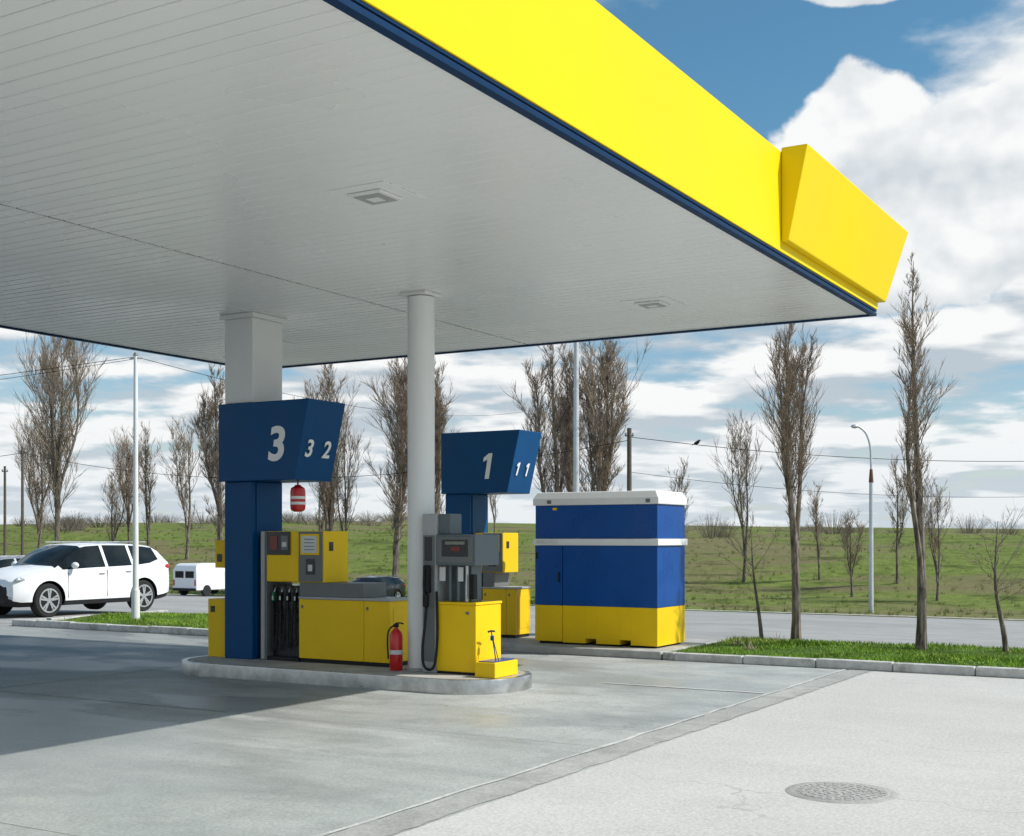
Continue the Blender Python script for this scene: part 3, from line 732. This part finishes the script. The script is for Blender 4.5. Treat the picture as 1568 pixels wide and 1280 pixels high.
def car(name,s0,t0,z0,paint,L=4.5,H=1.5,Wd=1.8,rot=0.0):
    e=bpy.data.objects.new(name,None); link(e); e.location=W(s0,t0,z0); e.rotation_euler=(0,0,TH+rot)
    kx,kz,ky=L/4.5,H/1.5,Wd/1.8
    St=[ # x, zbot, zmid, zbelt, ztop, wmid, wbelt, wtop
     (0.00,.38,.50,.64,.68,.60,.58,.45),(0.05,.26,.50,.74,.79,.74,.72,.55),(0.18,.23,.52,.82,.88,.83,.80,.62),
     (0.45,.23,.54,.88,.95,.885,.85,.66),(0.9,.23,.55,.93,1.01,.90,.87,.68),(1.12,.23,.55,.95,1.04,.90,.88,.70),
     (1.22,.23,.55,.96,1.09,.90,.88,.69),(1.48,.23,.55,.97,1.27,.90,.88,.66),(1.88,.23,.55,.985,1.455,.90,.88,.61),
     (2.02,.23,.55,.99,1.48,.90,.88,.605),(2.42,.23,.55,1.0,1.50,.90,.88,.60),(2.50,.23,.55,1.0,1.505,.90,.88,.60),
     (3.20,.23,.55,1.02,1.50,.90,.88,.60),(3.28,.23,.55,1.02,1.495,.90,.88,.60),(3.74,.24,.55,1.06,1.47,.895,.87,.59),
     (4.02,.25,.56,1.14,1.44,.885,.86,.58),(4.20,.27,.57,1.14,1.36,.87,.85,.60),(4.38,.30,.58,1.06,1.12,.84,.82,.66),
     (4.46,.34,.58,.92,.97,.78,.76,.62),(4.50,.40,.58,.80,.83,.68,.66,.5)]
    V=[];F=[];FM=[];rings=[]
    for (x,zb,zm,zt,zp,wm,wb,wt) in St:
        half=[(0,zb),(wm*.88,zb),(wm*.985,zb+.10),(wm,zm),(wm*.995,(zm+zt)/2),(wb,zt),(wt+.04,zp-.045),(wt-.05,zp-.008),(0,zp+.012)]
        ring=half+[(-a,b) for a,b in half[-2:0:-1]]
        rings.append(len(ring)); 
        for a,b in ring: V.append((x*kx,(a+.9)*ky,b*kz))
    n=rings[0]; N=len(St)
    for i in range(N-1):
        xm=(St[i][0]+St[i+1][0])/2
        for k in range(n):
            F.append((i*n+k,i*n+(k+1)%n,(i+1)*n+(k+1)%n,(i+1)*n+k)); mi=0
            kk=k if k<8 else 15-k
            if kk==5 and ((1.3<xm<2.42) or (2.5<xm<3.2) or (3.28<xm<4.02)): mi=1
            if kk in(6,7) and 1.15<xm<1.88: mi=1
            if kk==7 and 4.1<xm<4.38: mi=1
            if kk in(0,1): mi=2
            FM.append(mi)
    F.append(tuple(range(n))[::-1]); FM.append(2); F.append(tuple(range((N-1)*n,N*n))); FM.append(2)
    me=bpy.data.meshes.new('body'); me.from_pydata(V,[],F)
    for m in (paint,GLASS,BLACK): me.materials.append(m)
    me.polygons.foreach_set('material_index',FM); me.update()
    bm=bmesh.new(); bm.from_mesh(me); bmesh.ops.recalc_face_normals(bm,faces=bm.faces); bm.to_mesh(me); bm.free()
    body=bpy.data.objects.new('body',me); link(body)
    wr=.345*kz; cuts=[]
    for wx in (.86,3.56):
        bm=bmesh.new(); bmesh.ops.create_cone(bm,cap_ends=True,segments=32,radius1=wr*1.17,radius2=wr*1.17,depth=3.0)
        bmesh.ops.rotate(bm,verts=bm.verts,matrix=Matrix.Rotation(math.pi/2,3,'X'))
        bmesh.ops.translate(bm,verts=bm.verts,vec=(wx*kx,.9*ky,wr))
        m2=bpy.data.meshes.new('c'); bm.to_mesh(m2); bm.free(); m2.materials.append(paint); m2.materials.append(GLASS); m2.materials.append(BLACK)
        m2.polygons.foreach_set('material_index',[2]*len(m2.polygons))
        c=bpy.data.objects.new('cut',m2); link(c); cuts.append(c)
        md=body.modifiers.new('bo','BOOLEAN'); md.object=c; md.operation='DIFFERENCE'; md.solver='EXACT'
    bpy.context.view_layer.update()
    dg=bpy.context.evaluated_depsgraph_get(); nm=bpy.data.meshes.new_from_object(body.evaluated_get(dg))
    body.modifiers.clear(); body.data=nm
    for c in cuts: bpy.data.objects.remove(c)
    nm.polygons.foreach_set('use_smooth',[True]*len(nm.polygons)); nm.set_sharp_from_angle(angle=math.radians(28))
    body.parent=e
    g=G.__new__(G); g.e=e; g.o=Vector((0,0,0))
    def bx(nm_,X,Y,Z,m,b=.01): g.box(nm_,tuple(v*kx for v in X),tuple(v*ky for v in Y),tuple(v*kz for v in Z),m,b)
    wi=0
    for wx in (.86,3.56):
        for yy,sg in ((0.02,1),(1.78,-1)):
            c=(wx*kx,yy*ky,wr)
            g.lathe('tyre_%d'%wi,c,[(wr*.70,0.0),(wr*.93,0.0),(wr,sg*.03),(wr,sg*.19),(wr*.9,sg*.22)],TYRE,32,'T')
            g.lathe('rim_back_%d'%wi,(c[0],c[1]+sg*-.002,c[2]),[(wr*.05,0),(wr*.69,0.0),(wr*.69,sg*.02)],BLACK,32,'T')
            g.lathe('hub_%d'%wi,(c[0],c[1]-sg*.014,c[2]),[(wr*.02,0),(wr*.15,0),(wr*.17,sg*.01)],RIM,16,'T')
            V2=[];F2=[]
            for q in range(5):
                an=q*2*math.pi/5+.3
                for dd in (-.15,.15):
                    ca,sa=math.cos(an+dd),math.sin(an+dd); px,pz=-sa,ca
                    k=len(V2)
                    for (rr,w) in ((.12,.05),(.66,.06)):
                        for sgn in (-1,1):
                            V2.append((c[0]+wr*(ca*rr+px*w*sgn),c[1]-sg*(.010+.001*(dd>0)),c[2]+wr*(sa*rr+pz*w*sgn)))
                    F2.append((k,k+1,k+3,k+2))
            nseg=32; k0=len(V2)
            for q in range(nseg):
                an=2*math.pi*q/nseg
                for rr in (.63,.72): V2.append((c[0]+wr*rr*math.cos(an),c[1]-sg*.013,c[2]+wr*rr*math.sin(an)))
            for q in range(nseg):
                q2=(q+1)%nseg; F2.append((k0+2*q,k0+2*q+1,k0+2*q2+1,k0+2*q2))
            g.mesh('alloy_wheel_%d'%wi,V2,F2,RIM); wi+=1
    for i,(ya,yb) in enumerate(((-.008,.02),(1.78,1.808))):
        bx('sill_%d'%i,(1.27,3.15),(ya+.03,yb+.0) if i==0 else (ya,yb-.03),(.24,.36),BLACK)
        bx('handle_a_%d'%i,(2.22,2.38),(ya-.002,yb),(.85,.875),CHROME,.006)
        bx('handle_b_%d'%i,(3.0,3.16),(ya-.002,yb),(.88,.905),CHROME,.006)
        bx('door_gap_a_%d'%i,(2.454,2.460),(ya+.006,yb-.006),(.38,.93),BLACK,0)
        bx('door_gap_b_%d'%i,(1.354,1.360),(ya+.006,yb-.006),(.38,.90),BLACK,0)
        bx('door_gap_c_%d'%i,(3.224,3.230),(ya+.006,yb-.006),(.62,.95),BLACK,0)
        yc=-.09 if i==0 else 1.89
        ell(g,'mirror_%d'%i,(1.46*kx,yc*ky,1.05*kz),(.07,.10,.07),paint)
        yh=.13 if i==0 else 1.67
        ell(g,'headlight_%d'%i,(.26*kx,yh*ky,.77*kz),(.22,.06,.065),HEAD,.3 if i==0 else -.3)
        ell(g,'foglight_%d'%i,(.08*kx,(.26 if i==0 else 1.54)*ky,.42*kz),(.07,.10,.05),HEAD)
        ell(g,'taillight_%d'%i,(4.28*kx,(.11 if i==0 else 1.69)*ky,.98*kz),(.18,.06,.085),TAIL)
        bx('roof_rail_%d'%i,(1.95,3.9),(.31,.34) if i==0 else (1.46,1.49),(1.51,1.54),CHROME,.008)
    bx('grille',(-.012,.06),(.5,1.3),(.55,.67),DARK); bx('grille_bar',(-.02,-.0125),(.52,1.28),(.60,.62),CHROME,.003)
    bx('bumper_intake',(.005,.10),(.35,1.45),(.30,.43),BLACK); bx('plate',(-.03,-.0205),(.66,1.14),(.44,.52),LABEL,.003)
    bx('rear_plate',(4.49,4.51),(.66,1.14),(.62,.71),LABEL,.003); bx('rear_bumper',(4.40,4.49),(.25,1.55),(.32,.44),BLACK,.02)
    return e
car('parked_car',17.75,22.45,0.0,WPAINT,4.5,1.60)
x=-15.6;y=40; s_,t_q=ST(x,y); car('parked_car',s_-2.2,t_q,gz(s_,t_q),SPAINT,4.3,1.42)
s_,t_q=ST(-7.0,58); car('dark_car',s_,t_q,gz(s_+1,t_q)-.1,DPAINT,3.9,1.25,1.6)
s_,t_q=ST(-17.0,66); z0=gz(s_,t_q)
g=G('white_van',s_,t_q,z0)
prof=[(0,.30),(0,1.35),(.12,1.62),(.35,1.70),(2.6,1.70),(3.1,1.25),(3.75,1.05),(3.9,.8),(3.9,.30)]
V=[(s_+a,t_q-.85+( .10 if z>1.4 else 0),z0+z) for a,z in prof]+[(s_+a,t_q+.85-(.10 if z>1.4 else 0),z0+z) for a,z in prof]
n=len(prof); F=[tuple(range(n)),tuple(range(2*n-1,n-1,-1))]+[(i,i+n,(i+1)%n+n,(i+1)%n) for i in range(n)]
o=g.mesh('body',V,F,WPAINT); md=o.modifiers.new('b','BEVEL'); md.width=.06; md.segments=3
g.box('rear_window_l',(s_-.008,s_+.02),(t_q-.66,t_q-.06),(z0+.95,z0+1.3),GLASS,.003)
g.box('rear_window_r',(s_-.008,s_+.02),(t_q+.06,t_q+.66),(z0+.95,z0+1.3),GLASS,.003)
g.box('side_window',(s_+2.2,s_+2.85),(t_q-.858,t_q-.84),(z0+1.0,z0+1.3),GLASS,.003)
g.box('bumper',(s_-.05,s_+.1),(t_q-.8,t_q+.8),(z0+.28,z0+.42),BLACK,.02)
for i,b in enumerate((-.80,.70)): g.box('tail_light_%d'%i,(s_-.012,s_+.01),(t_q+b,t_q+b+.1),(z0+.55,z0+.85),TAIL,.003)
for i,(a,b) in enumerate(((.75,-.87),(.75,.71),(3.0,-.87),(3.0,.71))):
    g.lathe('wheel_%d'%i,(s_+a,t_q+b,z0+.29),[(.1,0),(.29,0),(.29,.16),(.1,.16)],TYRE,20,'T')

# ------------------------------------------------------------ world
w=bpy.data.worlds.new('World'); scene.world=w; w.use_nodes=True
t=NT(w.node_tree); bg=w.node_tree.nodes['Background']; bg.inputs[1].default_value=.112
sky=t.n('ShaderNodeTexSky'); sky.sky_type='NISHITA'; sky.sun_disc=False
sky.sun_elevation=math.radians(45); sky.sun_rotation=math.radians(100); sky.air_density=1.0; sky.dust_density=.6; sky.ozone_density=2.0
tc=t.n('ShaderNodeTexCoord').outputs['Generated']
sp=t.n('ShaderNodeSeparateXYZ'); t.l(tc,sp.inputs[0]); dx,dy,dz=sp.outputs
den=t.m('ADD',t.m('MAXIMUM',dz,0.0),.12)
def comb(a,b,c):
    o=t.n('ShaderNodeCombineXYZ')
    for i,v in enumerate((a,b,c)):
        if isinstance(v,(int,float)): o.inputs[i].default_value=v
        else: t.l(v,o.inputs[i])
    return o.outputs[0]
def layer(shift,det):
    d2=t.m('ADD',den,shift)
    return t.noise(comb(t.m('DIVIDE',dx,d2),t.m('DIVIDE',dy,d2),3.7),2.3,det,.52,0)
l0=layer(0.0,7); l1=layer(.020,3)
def cum(sh,det):
    return t.noise(comb(dx,dy,t.m('MULTIPLY',t.m('ADD',dz,sh),1.3)),10.0,det,.52,0)
c0=cum(0,7); c1=cum(.018,3)
cov=t.m('ADD',t.m('SUBTRACT',l0,.46),t.m('MULTIPLY',t.m('SUBTRACT',.24,dz),.68))
layerA=t.sstep(cov,-.05,.12)
def blob(cx,cz,rx,rz):
    a=t.m('POWER',t.m('ABSOLUTE',t.m('DIVIDE',t.m('SUBTRACT',dx,cx),rx)),2.0); b=t.m('POWER',t.m('ABSOLUTE',t.m('DIVIDE',t.m('SUBTRACT',dz,cz),rz)),2.0)
    return t.m('SUBTRACT',1.0,t.m('ADD',a,b))
bl=t.m('MAXIMUM',blob(.295,.240,.135,.080),t.m('MAXIMUM',blob(.245,.392,.05,.016),t.m('MAXIMUM',blob(.375,.29,.080,.040),blob(.250,.300,.050,.042))))
bl=t.m('MAXIMUM',bl,-1.5)
cb=t.m('ADD',t.m('MULTIPLY',bl,.8),t.m('MULTIPLY',t.m('SUBTRACT',c0,.5),2.8))
front=t.sstep(dy,.3,.6)
cumA=t.m('MULTIPLY',t.sstep(cb,-.03,.24),front)
alpha=t.m('MAXIMUM',layerA,cumA)
sh1=t.m('ADD',.54,t.m('MULTIPLY',t.m('SUBTRACT',l0,l1),6.0),clamp=True)
sh2=t.m('ADD',.76,t.m('MULTIPLY',t.m('SUBTRACT',c0,c1),3.6),clamp=True)
sh=t.mix(cumA,comb(sh1,sh1,sh1),comb(sh2,sh2,sh2))
ccol=t.mix(sh,(4.6,5.25,5.8),(8.5,8.6,8.6))
tint=t.mix(t.sstep(dz,.04,.34),(.98,1.04,1.06),(.66,1.04,1.06))
skyc=t.mix(1.0,sky.outputs[0],tint,'MULTIPLY')
hz=t.sstep(dz,.0,.12,.5,0.0)
fin=t.mix(alpha,skyc,ccol)
fin=t.mix(hz,fin,(6.1,6.8,7.3))
t.l(fin,bg.inputs[0])

sd=bpy.data.lights.new('sun','SUN'); sd.energy=4.6; sd.angle=math.radians(.55); sd.color=(1,.96,.9)
so=bpy.data.objects.new('sun',sd); link(so)
ts=W(.35,-.94,0)+Vector((0,0,1.0))
so.rotation_euler=ts.to_track_quat('Z','Y').to_euler(); so.location=(20,0,30)

cd=bpy.data.cameras.new('camera'); cd.lens=36*1947/1568; cd.sensor_width=36; cd.sensor_fit='HORIZONTAL'
cd.shift_y=185/1568; cd.clip_end=6000
co=bpy.data.objects.new('camera',cd); link(co); co.location=(0,0,1.7); co.rotation_euler=(math.pi/2,0,0)
scene.camera=co
scene.view_settings.view_transform='Standard'; scene.view_settings.look='None'; scene.view_settings.exposure=0
